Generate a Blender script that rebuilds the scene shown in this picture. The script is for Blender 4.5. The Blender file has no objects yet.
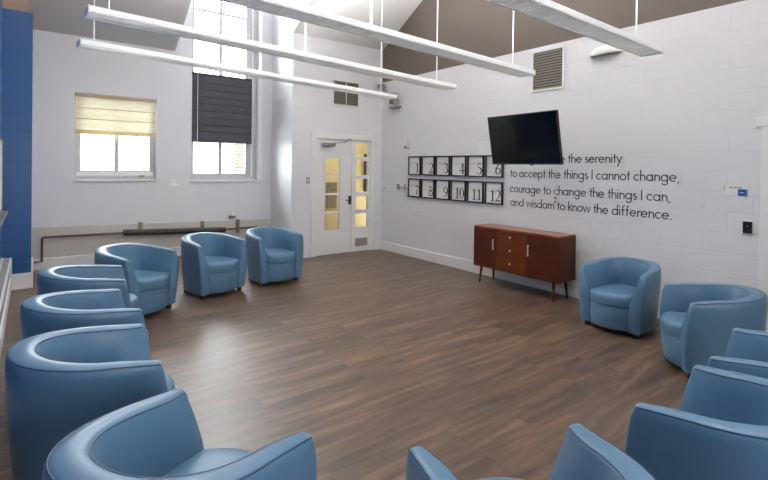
import bpy, bmesh, math, random
from mathutils import Vector, Matrix
random.seed(7)
sc = bpy.context.scene
COL = sc.collection
PI = math.pi

# ------------------------------------------------------------------ materials
def srgb(r, g, b):
    def f(c):
        c /= 255.0
        return c / 12.92 if c <= 0.04045 else ((c + 0.055) / 1.055) ** 2.4
    return (f(r), f(g), f(b), 1.0)

def base_mat(name, col, rough=0.5, metal=0.0, spec=0.5):
    m = bpy.data.materials.new(name)
    m.use_nodes = True
    b = m.node_tree.nodes['Principled BSDF']
    b.inputs['Base Color'].default_value = col
    b.inputs['Roughness'].default_value = rough
    b.inputs['Metallic'].default_value = metal
    b.inputs['Specular IOR Level'].default_value = spec
    return m, m.node_tree, b

def N(nt, kind, **kw):
    n = nt.nodes.new(kind)
    for k, v in kw.items():
        setattr(n, k, v)
    return n

def plain(name, col, rough=0.5, metal=0.0, spec=0.5, scale=30.0, vary=0.06, bump=0.0, bscale=None):
    """one colour with a faint procedural unevenness"""
    m, nt, b = base_mat(name, col, rough, metal, spec)
    tc = N(nt, 'ShaderNodeTexCoord')
    no = N(nt, 'ShaderNodeTexNoise')
    no.inputs['Scale'].default_value = scale
    no.inputs['Detail'].default_value = 3
    nt.links.new(tc.outputs['Object'], no.inputs['Vector'])
    mx = N(nt, 'ShaderNodeMix', data_type='RGBA')
    mx.inputs['A'].default_value = tuple(c * (1 - vary) for c in col[:3]) + (1,)
    mx.inputs['B'].default_value = tuple(min(1, c * (1 + vary)) for c in col[:3]) + (1,)
    nt.links.new(no.outputs['Fac'], mx.inputs['Factor'])
    nt.links.new(mx.outputs['Result'], b.inputs['Base Color'])
    if bump:
        n2 = N(nt, 'ShaderNodeTexNoise')
        n2.inputs['Scale'].default_value = bscale or scale * 4
        nt.links.new(tc.outputs['Object'], n2.inputs['Vector'])
        bp = N(nt, 'ShaderNodeBump')
        bp.inputs['Strength'].default_value = bump
        bp.inputs['Distance'].default_value = 0.002
        nt.links.new(n2.outputs['Fac'], bp.inputs['Height'])
        nt.links.new(bp.outputs['Normal'], b.inputs['Normal'])
    return m

def block_wall(name, col, axis, rough=0.45, strength=0.45, joint=0.96, bw=0.405):
    """painted concrete block; axis 'y' = wall running along y, 'x' = along x"""
    m, nt, b = base_mat(name, col, rough)
    tc = N(nt, 'ShaderNodeTexCoord')
    sp = N(nt, 'ShaderNodeSeparateXYZ')
    cb = N(nt, 'ShaderNodeCombineXYZ')
    nt.links.new(tc.outputs['Object'], sp.inputs[0])
    nt.links.new(sp.outputs['Y' if axis == 'y' else 'X'], cb.inputs['X'])
    nt.links.new(sp.outputs['Z'], cb.inputs['Y'])
    br = N(nt, 'ShaderNodeTexBrick')
    br.inputs['Scale'].default_value = 1.0
    br.inputs['Brick Width'].default_value = bw
    br.inputs['Row Height'].default_value = 0.2
    br.inputs['Mortar Size'].default_value = 0.005
    br.inputs['Mortar Smooth'].default_value = 0.6
    c = col[:3]
    br.inputs['Color1'].default_value = c + (1,)
    br.inputs['Color2'].default_value = tuple(x * 0.985 for x in c) + (1,)
    br.inputs['Mortar'].default_value = tuple(x * joint for x in c) + (1,)
    nt.links.new(cb.outputs[0], br.inputs['Vector'])
    nt.links.new(br.outputs['Color'], b.inputs['Base Color'])
    inv = N(nt, 'ShaderNodeMath', operation='SUBTRACT')
    inv.inputs[0].default_value = 1.0
    nt.links.new(br.outputs['Fac'], inv.inputs[1])
    bp = N(nt, 'ShaderNodeBump')
    bp.inputs['Strength'].default_value = strength
    bp.inputs['Distance'].default_value = 0.006
    nt.links.new(inv.outputs[0], bp.inputs['Height'])
    no = N(nt, 'ShaderNodeTexNoise')
    no.inputs['Scale'].default_value = 60
    nt.links.new(tc.outputs['Object'], no.inputs['Vector'])
    b2 = N(nt, 'ShaderNodeBump')
    b2.inputs['Strength'].default_value = 0.08
    b2.inputs['Distance'].default_value = 0.003
    nt.links.new(no.outputs['Fac'], b2.inputs['Height'])
    nt.links.new(bp.outputs['Normal'], b2.inputs['Normal'])
    nt.links.new(b2.outputs['Normal'], b.inputs['Normal'])
    return m

def floor_mat():
    m, nt, b = base_mat('floor_planks', (0.1, 0.07, 0.05, 1), 0.4, spec=0.75)
    tc = N(nt, 'ShaderNodeTexCoord')
    br = N(nt, 'ShaderNodeTexBrick')
    br.offset = 0.37
    br.inputs['Scale'].default_value = 1.0
    br.inputs['Brick Width'].default_value = 1.25
    br.inputs['Row Height'].default_value = 0.155
    br.inputs['Mortar Size'].default_value = 0.0012
    br.inputs['Mortar Smooth'].default_value = 0.3
    br.inputs['Color1'].default_value = (0, 0, 0, 1)
    br.inputs['Color2'].default_value = (1, 1, 1, 1)
    br.inputs['Mortar'].default_value = (0.5, 0.5, 0.5, 1)
    nt.links.new(tc.outputs['Object'], br.inputs['Vector'])
    # grain: noise stretched along x, shifted per plank
    mp = N(nt, 'ShaderNodeMapping')
    mp.inputs['Scale'].default_value = (1.0, 9, 1)
    nt.links.new(tc.outputs['Object'], mp.inputs['Vector'])
    add = N(nt, 'ShaderNodeVectorMath', operation='MULTIPLY_ADD')
    nt.links.new(br.outputs['Color'], add.inputs[0])
    add.inputs[1].default_value = (9, 13, 5)
    nt.links.new(mp.outputs[0], add.inputs[2])
    g1 = N(nt, 'ShaderNodeTexNoise')
    g1.inputs['Scale'].default_value = 1.3
    g1.inputs['Detail'].default_value = 6
    g1.inputs['Roughness'].default_value = 0.62
    g1.inputs['Distortion'].default_value = 0.5
    nt.links.new(add.outputs[0], g1.inputs['Vector'])
    rp = N(nt, 'ShaderNodeValToRGB')
    e = rp.color_ramp.elements
    e[0].position = 0.22; e[0].color = srgb(50, 39, 31)
    e[1].position = 0.80; e[1].color = srgb(152, 119, 93)
    mid = rp.color_ramp.elements.new(0.5); mid.color = srgb(98, 78, 62)
    nt.links.new(g1.outputs['Fac'], rp.inputs['Fac'])
    # plank to plank tone
    mr = N(nt, 'ShaderNodeMapRange')
    mr.inputs['To Min'].default_value = 0.82
    mr.inputs['To Max'].default_value = 1.16
    nt.links.new(br.outputs['Color'], mr.inputs['Value'])
    mul = N(nt, 'ShaderNodeMix', data_type='RGBA', blend_type='MULTIPLY')
    mul.inputs['Factor'].default_value = 1.0
    nt.links.new(rp.outputs['Color'], mul.inputs['A'])
    nt.links.new(mr.outputs['Result'], mul.inputs['B'])
    dk = N(nt, 'ShaderNodeMix', data_type='RGBA', blend_type='MIX')
    dk.inputs['B'].default_value = srgb(48, 37, 31)
    ms = N(nt, 'ShaderNodeMath', operation='MULTIPLY')
    ms.inputs[1].default_value = 0.6
    nt.links.new(br.outputs['Fac'], ms.inputs[0])
    nt.links.new(ms.outputs[0], dk.inputs['Factor'])
    nt.links.new(mul.outputs['Result'], dk.inputs['A'])
    nt.links.new(dk.outputs['Result'], b.inputs['Base Color'])
    rr = N(nt, 'ShaderNodeMapRange')
    rr.inputs['To Min'].default_value = 0.30
    rr.inputs['To Max'].default_value = 0.46
    nt.links.new(g1.outputs['Fac'], rr.inputs['Value'])
    nt.links.new(rr.outputs['Result'], b.inputs['Roughness'])
    bp = N(nt, 'ShaderNodeBump')
    bp.inputs['Strength'].default_value = 0.12
    bp.inputs['Distance'].default_value = 0.003
    nt.links.new(g1.outputs['Fac'], bp.inputs['Height'])
    nt.links.new(bp.outputs['Normal'], b.inputs['Normal'])
    return m

def wood(name, dark, light, rough=0.35):
    m, nt, b = base_mat(name, dark, rough, spec=0.3)
    tc = N(nt, 'ShaderNodeTexCoord')
    mp = N(nt, 'ShaderNodeMapping')
    mp.inputs['Scale'].default_value = (2.0, 2.0, 28)
    nt.links.new(tc.outputs['Object'], mp.inputs['Vector'])
    no = N(nt, 'ShaderNodeTexNoise')
    no.inputs['Scale'].default_value = 1.6
    no.inputs['Detail'].default_value = 5
    no.inputs['Distortion'].default_value = 0.8
    nt.links.new(mp.outputs[0], no.inputs['Vector'])
    rp = N(nt, 'ShaderNodeValToRGB')
    rp.color_ramp.elements[0].position = 0.3; rp.color_ramp.elements[0].color = dark
    rp.color_ramp.elements[1].position = 0.75; rp.color_ramp.elements[1].color = light
    nt.links.new(no.outputs['Fac'], rp.inputs['Fac'])
    nt.links.new(rp.outputs['Color'], b.inputs['Base Color'])
    return m

def glass_mat():
    m = bpy.data.materials.new('window_glass'); m.use_nodes = True
    nt = m.node_tree; nt.nodes.clear()
    out = N(nt, 'ShaderNodeOutputMaterial')
    tr = N(nt, 'ShaderNodeBsdfTransparent'); tr.inputs['Color'].default_value = (0.97, 0.98, 0.98, 1)
    gl = N(nt, 'ShaderNodeBsdfGlossy'); gl.inputs['Roughness'].default_value = 0.02
    fr = N(nt, 'ShaderNodeFresnel'); fr.inputs['IOR'].default_value = 1.35
    mx = N(nt, 'ShaderNodeMixShader')
    nt.links.new(fr.outputs[0], mx.inputs[0]); nt.links.new(tr.outputs[0], mx.inputs[1]); nt.links.new(gl.outputs[0], mx.inputs[2])
    nt.links.new(mx.outputs[0], out.inputs['Surface'])
    return m

def fabric_blind(name, col, trans, rib):
    m = bpy.data.materials.new(name); m.use_nodes = True
    nt = m.node_tree; nt.nodes.clear()
    out = N(nt, 'ShaderNodeOutputMaterial')
    tc = N(nt, 'ShaderNodeTexCoord')
    wv = N(nt, 'ShaderNodeTexNoise'); wv.inputs['Scale'].default_value = rib
    mp = N(nt, 'ShaderNodeMapping'); mp.inputs['Scale'].default_value = (0.15, 1, 3)
    nt.links.new(tc.outputs['Object'], mp.inputs[0]); nt.links.new(mp.outputs[0], wv.inputs['Vector'])
    mix = N(nt, 'ShaderNodeMix', data_type='RGBA')
    mix.inputs['A'].default_value = tuple(c * 0.74 for c in col[:3]) + (1,)
    mix.inputs['B'].default_value = tuple(min(1, c * 1.2) for c in col[:3]) + (1,)
    nt.links.new(wv.outputs['Fac'], mix.inputs['Factor'])
    d = N(nt, 'ShaderNodeBsdfDiffuse'); t = N(nt, 'ShaderNodeBsdfTranslucent')
    nt.links.new(mix.outputs['Result'], d.inputs['Color']); nt.links.new(mix.outputs['Result'], t.inputs['Color'])
    mx = N(nt, 'ShaderNodeMixShader'); mx.inputs[0].default_value = trans
    nt.links.new(d.outputs[0], mx.inputs[1]); nt.links.new(t.outputs[0], mx.inputs[2])
    nt.links.new(mx.outputs[0], out.inputs['Surface'])
    return m

def brick_mat():
    m, nt, b = base_mat('brickwork', srgb(170, 110, 90), 0.9)
    tc = N(nt, 'ShaderNodeTexCoord')
    mp = N(nt, 'ShaderNodeMapping'); mp.inputs['Rotation'].default_value = (PI / 2, 0, 0)
    br = N(nt, 'ShaderNodeTexBrick'); br.inputs['Scale'].default_value = 1.0
    br.inputs['Brick Width'].default_value = 0.3; br.inputs['Row Height'].default_value = 0.11
    br.inputs['Mortar Size'].default_value = 0.012
    br.inputs['Color1'].default_value = srgb(92, 52, 42); br.inputs['Color2'].default_value = srgb(78, 44, 36)
    br.inputs['Mortar'].default_value = srgb(110, 96, 88)
    nt.links.new(tc.outputs['Object'], mp.inputs[0]); nt.links.new(mp.outputs[0], br.inputs['Vector'])
    nt.links.new(br.outputs['Color'], b.inputs['Base Color'])
    return m

MAT = dict(
    floor=floor_mat(),
    white_block_y=block_wall('white_block_paint', srgb(224, 224, 226), 'y'),
    white_block_x=block_wall('white_block_paint_short', srgb(224, 224, 226), 'x', strength=0.25, joint=0.98),
    white_wall=plain('white_wall_paint', srgb(224, 224, 227), 0.6, vary=0.01, scale=3, bump=0.05),
    blue_block=block_wall('blue_block_paint', srgb(44, 90, 144), 'x', 0.35, 0.3, 0.72, 6.0),
    blue_block_y=block_wall('blue_block_paint_long', srgb(44, 90, 144), 'y', 0.35, 0.3, 0.72, 6.0),
    tan=plain('taupe_paint', srgb(112, 102, 94), 0.7, vary=0.03, scale=1.5),
    tan_left=plain('peach_paint', srgb(160, 138, 122), 0.7, vary=0.03, scale=1.5),
    grey_ceiling=plain('grey_ceiling_paint', srgb(214, 212, 211), 0.75, vary=0.015, scale=2),
    greige=plain('greige_band_paint', srgb(206, 200, 192), 0.7, vary=0.03, scale=5),
    trim=plain('white_gloss_trim', srgb(232, 232, 231), 0.3, vary=0.01, scale=4),
    sash=plain('window_sash_paint', srgb(196, 196, 199), 0.4, vary=0.01, scale=4),
    leather=plain('blue_leather', srgb(88, 124, 152), 0.38, vary=0.05, scale=14, bump=0.14, bscale=160, spec=0.5),
    piping=plain('dark_blue_piping', srgb(48, 76, 104), 0.45, vary=0.03),
    black_wood=plain('black_foot_wood', srgb(30, 25, 24), 0.4, vary=0.1),
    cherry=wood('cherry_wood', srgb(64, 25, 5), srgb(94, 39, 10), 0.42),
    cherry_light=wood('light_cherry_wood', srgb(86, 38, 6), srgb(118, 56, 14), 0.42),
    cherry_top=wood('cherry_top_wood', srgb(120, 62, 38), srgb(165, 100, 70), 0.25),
    chrome=plain('brushed_chrome', srgb(228, 222, 212), 0.3, 0.3, vary=0.02),
    steel=plain('dull_steel', srgb(150, 150, 150), 0.4, 0.8, vary=0.03),
    black_frame=plain('black_picture_frame', srgb(28, 27, 28), 0.35, vary=0.05),
    paper=plain('print_paper', srgb(226, 226, 226), 0.55, vary=0.01),
    ink=plain('black_ink', srgb(40, 40, 42), 0.7, vary=0.02),
    grey_ink=plain('grey_ink', srgb(150, 150, 150), 0.7, vary=0.02),
    letter=plain('charcoal_vinyl', srgb(52, 53, 56), 0.6, vary=0.02),
    screen=plain('tv_screen', srgb(8, 9, 10), 0.12, vary=0.02, spec=0.5),
    black_plastic=plain('black_plastic', srgb(24, 24, 25), 0.35, vary=0.04),
    white_plastic=plain('white_plastic', srgb(226, 226, 224), 0.35, vary=0.01),
    grey_plastic=plain('grey_plastic', srgb(150, 149, 147), 0.5, vary=0.03),
    light_white=plain('white_enamel', srgb(238, 238, 238), 0.35, vary=0.01),
    louver=plain('lamp_louver', srgb(236, 238, 230), 0.4, vary=0.02, scale=80),
    dark_louver=plain('dark_vent', srgb(66, 63, 56), 0.7, vary=0.1),
    vent_slat=plain('vent_slat', srgb(122, 118, 108), 0.5, vary=0.04),
    pipe=plain('brown_pipe', srgb(98, 78, 66), 0.5, vary=0.1),
    heater=plain('dark_heater_sleeve', srgb(66, 60, 56), 0.55, vary=0.1),
    brass=plain('worn_brass', srgb(150, 136, 112), 0.45, 0.5, vary=0.1),
    glass=glass_mat(),
    cream_blind=fabric_blind('cream_blind_cloth', srgb(246, 236, 219), 0.27, 30),
    cream_band=fabric_blind('cream_blind_hem', srgb(226, 208, 172), 0.28, 30),
    dark_blind=fabric_blind('charcoal_blind_cloth', srgb(96, 96, 100), 0.14, 40),
    cord=plain('white_cord', srgb(236, 236, 234), 0.5, vary=0.01),
    yellow=plain('corridor_yellow', srgb(206, 190, 144), 0.7, vary=0.03),
    picture=plain('brown_grey_picture', srgb(120, 112, 100), 0.6, vary=0.5, scale=12),
    blue_sign=plain('blue_sign', srgb(28, 84, 150), 0.4, vary=0.03),
    heater_grey=plain('radiator_grey', srgb(152, 146, 142), 0.45, vary=0.03),
    brick=brick_mat(),
    ground=plain('pale_concrete', srgb(200, 200, 198), 0.9, vary=0.05, scale=2),
    lamp=None,
)
ml, nt_, b_ = base_mat('lamp_tube', (1, 1, 1, 1), 0.5)
b_.inputs['Emission Color'].default_value = (1, 0.97, 0.92, 1)
b_.inputs['Emission Strength'].default_value = 1.0
MAT['lamp'] = ml
for nm_, cl_, st_ in (('side_lens', (0.9, 0.9, 0.9, 1), 0.16), ('louver', (0.84, 0.85, 0.81, 1), 0.10)):
    m_, nt_, b_ = base_mat('lamp_' + nm_, cl_, 0.4)
    b_.inputs['Emission Color'].default_value = (1, 1, 0.97, 1)
    b_.inputs['Emission Strength'].default_value = st_
    MAT[nm_] = m_

# ------------------------------------------------------------------ mesh helpers
def box(bm, x0, x1, y0, y1, z0, z1, bev=0.0, seg=2):
    vs = [bm.verts.new((x, y, z)) for x in (x0, x1) for y in (y0, y1) for z in (z0, z1)]
    q = [(0, 1, 3, 2), (4, 6, 7, 5), (0, 4, 5, 1), (2, 3, 7, 6), (0, 2, 6, 4), (1, 5, 7, 3)]
    fs = [bm.faces.new([vs[i] for i in f]) for f in q]
    if bev > 0:
        es = list({e for f in fs for e in f.edges})
        bmesh.ops.bevel(bm, geom=es, offset=bev, segments=seg, profile=0.6, affect='EDGES')
    return vs

def prism(bm, pts, ext):
    """extrude polygon pts (3-D) by vector ext"""
    e = Vector(ext)
    a = [bm.verts.new(p) for p in pts]
    b = [bm.verts.new(Vector(p) + e) for p in pts]
    n = len(pts)
    bm.faces.new(a); bm.faces.new(b[::-1])
    for i in range(n):
        bm.faces.new([a[(i + 1) % n], a[i], b[i], b[(i + 1) % n]])

def tube(bm, path, r, seg=8, caps=True, closed=False):
    P = [Vector(p) for p in path]
    n = len(P)
    rr = r if isinstance(r, (list, tuple)) else [r] * n
    rings = []
    up = None
    for i, p in enumerate(P):
        if closed:
            d = P[(i + 1) % n] - P[i - 1]
        else:
            d = P[min(i + 1, n - 1)] - P[max(i - 1, 0)]
        d.normalize()
        if up is None:
            up = Vector((0, 0, 1)) if abs(d.z) < 0.9 else Vector((1, 0, 0))
        s = d.cross(up)
        if s.length < 1e-6:
            s = d.orthogonal()
        s.normalize()
        u = s.cross(d).normalized()
        up = u
        rings.append([bm.verts.new(p + (s * math.cos(t) + u * math.sin(t)) * rr[i]) for t in [2 * PI * k / seg for k in range(seg)]])
    m = n if closed else n - 1
    for i in range(m):
        a, b = rings[i], rings[(i + 1) % n]
        for k in range(seg):
            bm.faces.new([a[k], a[(k + 1) % seg], b[(k + 1) % seg], b[k]])
    if caps and not closed:
        bm.faces.new(rings[0][::-1]); bm.faces.new(rings[-1])

def new():
    return bmesh.new()

def obj(name, bm, mat, parent=None, smooth=False, loc=None):
    bmesh.ops.recalc_face_normals(bm, faces=bm.faces)
    me = bpy.data.meshes.new(name)
    bm.to_mesh(me); bm.free()
    me.materials.append(MAT[mat] if isinstance(mat, str) else mat)
    if smooth:
        me.polygons.foreach_set('use_smooth', [True] * len(me.polygons))
        try:
            me.set_sharp_from_angle(angle=math.radians(smooth if smooth is not True else 40))
        except Exception:
            pass
    o = bpy.data.objects.new(name, me)
    COL.objects.link(o)
    if parent is not None:
        o.parent = parent
    if loc:
        o.location = loc
    return o

def thing(name, label, cat, loc=(0, 0, 0), rot=(0, 0, 0), group=None):
    o = bpy.data.objects.new(name, None)
    o.empty_display_size = 0.1
    COL.objects.link(o)
    o.location = loc; o.rotation_euler = rot
    o['label'] = label; o['category'] = cat
    if group: o['group'] = group
    return o

def tag(o, label, cat, group=None):
    o['label'] = label; o['category'] = cat
    if group: o['group'] = group
    return o

def struct(name, bm, mat, parent=None, smooth=False):
    o = obj(name, bm, mat, parent, smooth)
    if parent is None:
        o['kind'] = 'structure'
    return o

def struct_empty(name):
    o = bpy.data.objects.new(name, None); COL.objects.link(o); o['kind'] = 'structure'
    return o

def copy_thing(root, loc, rz, label):
    r = root.copy(); COL.objects.link(r); r.location = loc; r.rotation_euler = (0, 0, rz); r['label'] = label
    for ch in list(root.children):
        c = ch.copy(); COL.objects.link(c); c.parent = r
        for g in list(ch.children):
            d = g.copy(); COL.objects.link(d); d.parent = c
    return r

# ------------------------------------------------------------------ the room
XL, XR, YD, YW, YB = -0.30, 5.455, 7.32, 8.66, -2.6
KD = 7.32 / 7.456                # the door wall's scale along x
XJ0, XJ1 = 3.76, 3.545            # where the return meets the window wall / the door wall
SL = 0.58
def zl(y): return 3.57 + SL * (YW - y)      # ceiling over the window bay
def zr(y): return 3.88 + SL * (YD - y)      # ceiling over the door bay
YRIDGE = 3.5
X1, X2 = 1.97, 3.545                         # dormer cheeks
ZD = 6.2                                    # dormer ceiling

bm = new(); box(bm, -0.6, 6.6, YB - 0.3, 9.0, -0.12, 0.0)
struct('floor', bm, 'floor')

bm = new()
H = [(0.52, 1.69, 1.34, 2.70), (2.25, 3.47, 1.32, 6.0)]
xs = [-0.5, 0.52, 1.69, 2.25, 3.47, 3.85]
for i in range(5):
    a, b = xs[i], xs[i + 1]
    hole = [h for h in H if abs(h[0] - a) < 1e-6]
    if hole:
        box(bm, a, b, YW, YW + 0.24, 0, hole[0][2]); box(bm, a, b, YW, YW + 0.24, hole[0][3], 6.4)
    else:
        box(bm, a, b, YW, YW + 0.24, 0, 6.4)
struct('wall_back', bm, 'white_wall')
bm = new(); prism(bm, [(XJ0, YW, 0), (XJ1, YD, 0), (XJ1 + 0.2, YD, 0), (XJ0 + 0.2, YW + 0.24, 0), (XJ0, YW + 0.24, 0)], (0, 0, 6.4))
struct('wall_return', bm, 'white_block_y')
# door wall with the door opening
DX0, DX1, DZ = 4.03 * KD, 5.325 * KD, 2.17
bm = new()
box(bm, XJ1 + 0.2, DX0, YD, YD + 0.16, 0, 5.0); box(bm, DX1, XR + 0.2, YD, YD + 0.16, 0, 5.0); box(bm, DX0, DX1, YD, YD + 0.16, DZ, 5.0)
struct('wall_end', bm, 'white_block_x')
ZT = 3.25
bm = new(); box(bm, XR, XR + 0.2, YB, YD + 0.16, 0, ZT)
struct('wall_right', bm, 'white_block_y')
bm = new(); box(bm, XR + 0.006, XR + 0.2, YB, YD + 0.16, ZT, 7.0)
struct('wall_right_upper', bm, 'tan')
bm = new(); box(bm, XL - 0.2, XL, YB, YW, 0, 3.5)
struct('wall_left', bm, 'blue_block_y')
bm = new(); box(bm, XL - 0.2, XL, YB, YW, 3.5, 7.0)
struct('wall_left_upper', bm, 'tan_left')
bm = new(); box(bm, XL, 0.0, 7.45, YW, 0, 3.5)
struct('wall_left_pier', bm, 'blue_block')
bm = new(); box(bm, XL, -0.05, 7.45, YW, 3.5, 4.6)
struct('wall_left_pier_upper', bm, 'tan_left')
# unseen wall behind the camera; its window is added and sized for fill light
bm = new()
HB = [(0.9, 1.9)]
xs = [XL - 0.2, 0.9, 1.9, XR + 0.2]
for i in range(3):
    a, b = xs[i], xs[i + 1]
    if any(abs(h[0] - a) < 1e-6 for h in HB):
        box(bm, a, b, YB - 0.2, YB, 0, 0.9); box(bm, a, b, YB - 0.2, YB, 2.6, 7.0)
    else:
        box(bm, a, b, YB - 0.2, YB, 0, 7.0)
struct('wall_front', bm, 'white_wall')
# sloping ceilings
def slab(x0, x1, ya, za, yb, zb, t=0.08):
    b = new(); prism(b, [(x0, ya, za), (x1, ya, za), (x1, yb, zb), (x0, yb, zb)], (0, 0, t)); return b
bm = slab(-0.5, X1, YW + 0.1, zl(YW + 0.1), YRIDGE, zl(YRIDGE))
yd = YW - (ZD - 3.57) / SL
prism(bm, [(X1, yd, ZD), (X2, yd, ZD), (X2, YRIDGE, zl(YRIDGE)), (X1, YRIDGE, zl(YRIDGE))], (0, 0, 0.08))
prism(bm, [(X2 + 0.02, YD + 0.1, zr(YD + 0.1)), (XR + 0.1, YD + 0.1, zr(YD + 0.1)), (XR + 0.1, YRIDGE, zr(YRIDGE)), (X2 + 0.02, YRIDGE, zr(YRIDGE))], (0, 0, 0.08))
for x0, x1, zt in ((-0.5, X2, zl(YRIDGE)), (X2, XR + 0.1, zr(YRIDGE))):
    prism(bm, [(x0, YRIDGE, zt), (x1, YRIDGE, zt), (x1, YB - 0.1, zt - 0.5 * 6.2), (x0, YB - 0.1, zt - 0.5 * 6.2)], (0, 0, 0.08))
struct('ceiling', bm, 'grey_ceiling')
bm = new()
box(bm, X1 - 0.05, X2 + 0.05, yd, YW + 0.2, ZD, ZD + 0.08)
prism(bm, [(X1, YW, zl(YW)), (X1, yd, ZD), (X1, YW, ZD)], (-0.05, 0, 0))
prism(bm, [(X2, YD, zr(YD)), (X2, YRIDGE, zr(YRIDGE)), (X2, YRIDGE, zl(YRIDGE)), (X2, yd, ZD), (X2, YD, ZD)], (0.05, 0, 0))
struct('ceiling_dormer', bm, 'white_wall')
# baseboards
def bboard(name, x0, x1, y0, y1, h):
    b = new(); box(b, x0, x1, y0, y1, 0, h, 0.006); return struct(name, b, 'trim')
bboard('baseboard_back', 0.0, XJ0 - 0.002, YW - 0.022, YW, 0.165)
bboard('baseboard_right', XR - 0.022, XR, 1.42, YD, 0.165)
bm = new(); box(bm, XJ1 - 0.0, DX0 - 0.08, YD - 0.022, YD, 0, 0.165, 0.005); box(bm, DX1 + 0.06, XR - 0.022, YD - 0.022, YD, 0, 0.165, 0.005)
struct('baseboard_end', bm, 'trim')
bm = new(); box(bm, XL + 0.1, 0.02, 7.45 - 0.022, 7.45, 0, 0.2, 0.006); box(bm, 0.0, 0.022, 7.45, YW - 0.022, 0, 0.2, 0.006)
struct('baseboard_left', bm, 'trim')
bm = new(); prism(bm, [(XJ0, YW - 0.022, 0), (XJ1 - 0.0, YD, 0), (XJ1 - 0.022, YD - 0.022, 0), (XJ0 - 0.022, YW - 0.022, 0)], (0, 0, 0.165))
struct('baseboard_return', bm, 'trim')
# greige band low on the window wall
bm = new(); prism(bm, [(0.0, YW - 0.008, 0.165), (XJ0 - 0.004, YW - 0.008, 0.165), (XJ0 - 0.004, YW - 0.008, 0.555), (0.0, YW - 0.008, 0.635)], (0, 0.008, 0))
struct('trim_1', bm, 'greige')

# ------------------------------------------------------------------ windows
def window(name, x0, x1, z0, z1, mull, bars, y=YW + 0.10, fw=0.055, rail=None, rside=None):
    r = struct_empty(name)
    b = new(); rail = rail or fw; rside = rside or fw
    box(b, x0, x0 + fw, y, y + 0.07, z0, z1, 0.006); box(b, x1 - rside, x1, y, y + 0.07, z0, z1, 0.006)
    box(b, x0 + fw, x1 - rside, y, y + 0.07, z0, z0 + rail, 0.006); box(b, x0 + fw, x1 - rside, y, y + 0.07, z1 - fw, z1, 0.006)
    for m in mull:
        box(b, m - 0.03, m + 0.03, y + 0.005, y + 0.06, z0 + rail, z1 - fw, 0.004)
    for h in bars:
        box(b, x0 + fw, x1 - rside, y + 0.008, y + 0.055, h - 0.02, h + 0.02, 0.004)
    obj('window_frame', b, 'sash', r)
    b = new(); box(b, x0 + fw, x1 - rside, y + 0.03, y + 0.036, z0 + rail, z1 - fw)
    obj('window_pane', b, 'glass', r)
    return r
w1 = window('window_1', 0.52, 1.69, 1.34, 2.70, [1.11], [], fw=0.095, rail=0.155)
bm = new(); box(bm, 0.555, 1.655, YW + 0.09, YW + 0.115, 1.40, 1.47, 0.006); box(bm, 0.505, 1.705, YW - 0.03, YW + 0.10, 1.315, 1.345, 0.006)
obj('window_sill', bm, 'trim', w1)
bm = new(); box(bm, 1.44, 1.52, YW + 0.05, YW + 0.09, 1.385, 1.41, 0.004)
obj('window_latch', bm, 'brass', w1)
w2 = window('window_2', 2.25, 3.47, 1.32, 6.0, [2.79], [2.55, 3.42, 4.41, 5.25], fw=0.065, rail=0.125, rside=0.20)
bm = new(); box(bm, 2.235, 3.485, YW - 0.03, YW + 0.10, 1.295, 1.325, 0.006)
obj('window_sill', bm, 'trim', w2)
bm = new(); box(bm, 3.36, 3.40, YW + 0.07, YW + 0.10, 1.39, 5.95, 0.006); box(bm, 3.47, 3.56, YW - 0.02, YW, 1.30, 6.0, 0.004)
obj('window_casing', bm, 'trim', w2)
for i, (a, b_) in enumerate(HB):
    window('window_%d' % (i + 3), a, b_, 0.9, 2.6, [(a + b_) / 2], [2.0], y=YB - 0.14)  # added window, out of view, lets daylight in from behind the camera

# blinds
def roman_blind(name, label, x0, x1, z0, z1, folds, mat, hem_mat, y):
    r = thing(name, label, 'blind', ((x0 + x1) / 2, y, z1))
    w = (x1 - x0) / 2; hgt = z1 - z0
    b = new(); box(b, -w, w, -0.01, 0.03, -0.045, 0, 0.004)
    obj('headrail', b, hem_mat, r)
    b = new()
    zs = []
    top, bot = -0.045, -hgt + 0.07
    n = folds
    prof = []
    for i in range(n):
        za = top + (bot - top) * i / n; zb_ = top + (bot - top) * (i + 1) / n
        prof += [(0.0, za), (-0.006, za + (zb_ - za) * 0.5), (-0.010, zb_ + 0.004)]
    prof.append((0.0, bot))
    prev = None
    for (yy, zz) in prof:
        row = [b.verts.new((-w, yy, zz)), b.verts.new((w, yy, zz))]
        if prev: b.faces.new([prev[0], prev[1], row[1], row[0]])
        prev = row
    sh = obj('blind_cloth', b, mat, r)
    m = sh.modifiers.new('Solidify', 'SOLIDIFY'); m.thickness = 0.003
    b = new()
    for i in range(1, n):
        za = top + (bot - top) * i / n
        box(b, -w, w, -0.014, -0.004, za - 0.004, za + 0.008, 0.002)
    obj('fold_line', b, hem_mat, r)  # strips in the hem tone, standing for thin shadow lines at the folds
    b = new(); box(b, -w, w, -0.02, 0.005, -hgt, -hgt + 0.072, 0.006)
    obj('hem_bar', b, hem_mat, r)
    return r
rb = roman_blind('roman_blind', 'cream pleated roman blind half down over the small window', 0.535, 1.675, 2.055, 2.69, 3, 'cream_blind', 'cream_band', YW + 0.03)
rb = roman_blind('roman_blind', 'charcoal slatted blind hanging across the tall window', 2.265, 3.36, 2.01, 3.255, 9, 'dark_blind', 'dark_blind', YW + 0.03)
for nm, px, zz0, zz1 in (('pull_cord', -0.46, -1.9, 0.0), ('pull_cord', 0.565, -1.25, 0.0)):
    bm = new(); tube(bm, [(px, -0.035, zz0), (px, -0.03, zz1)], 0.006, 6)
    obj(nm, bm, 'cord', rb)
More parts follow.
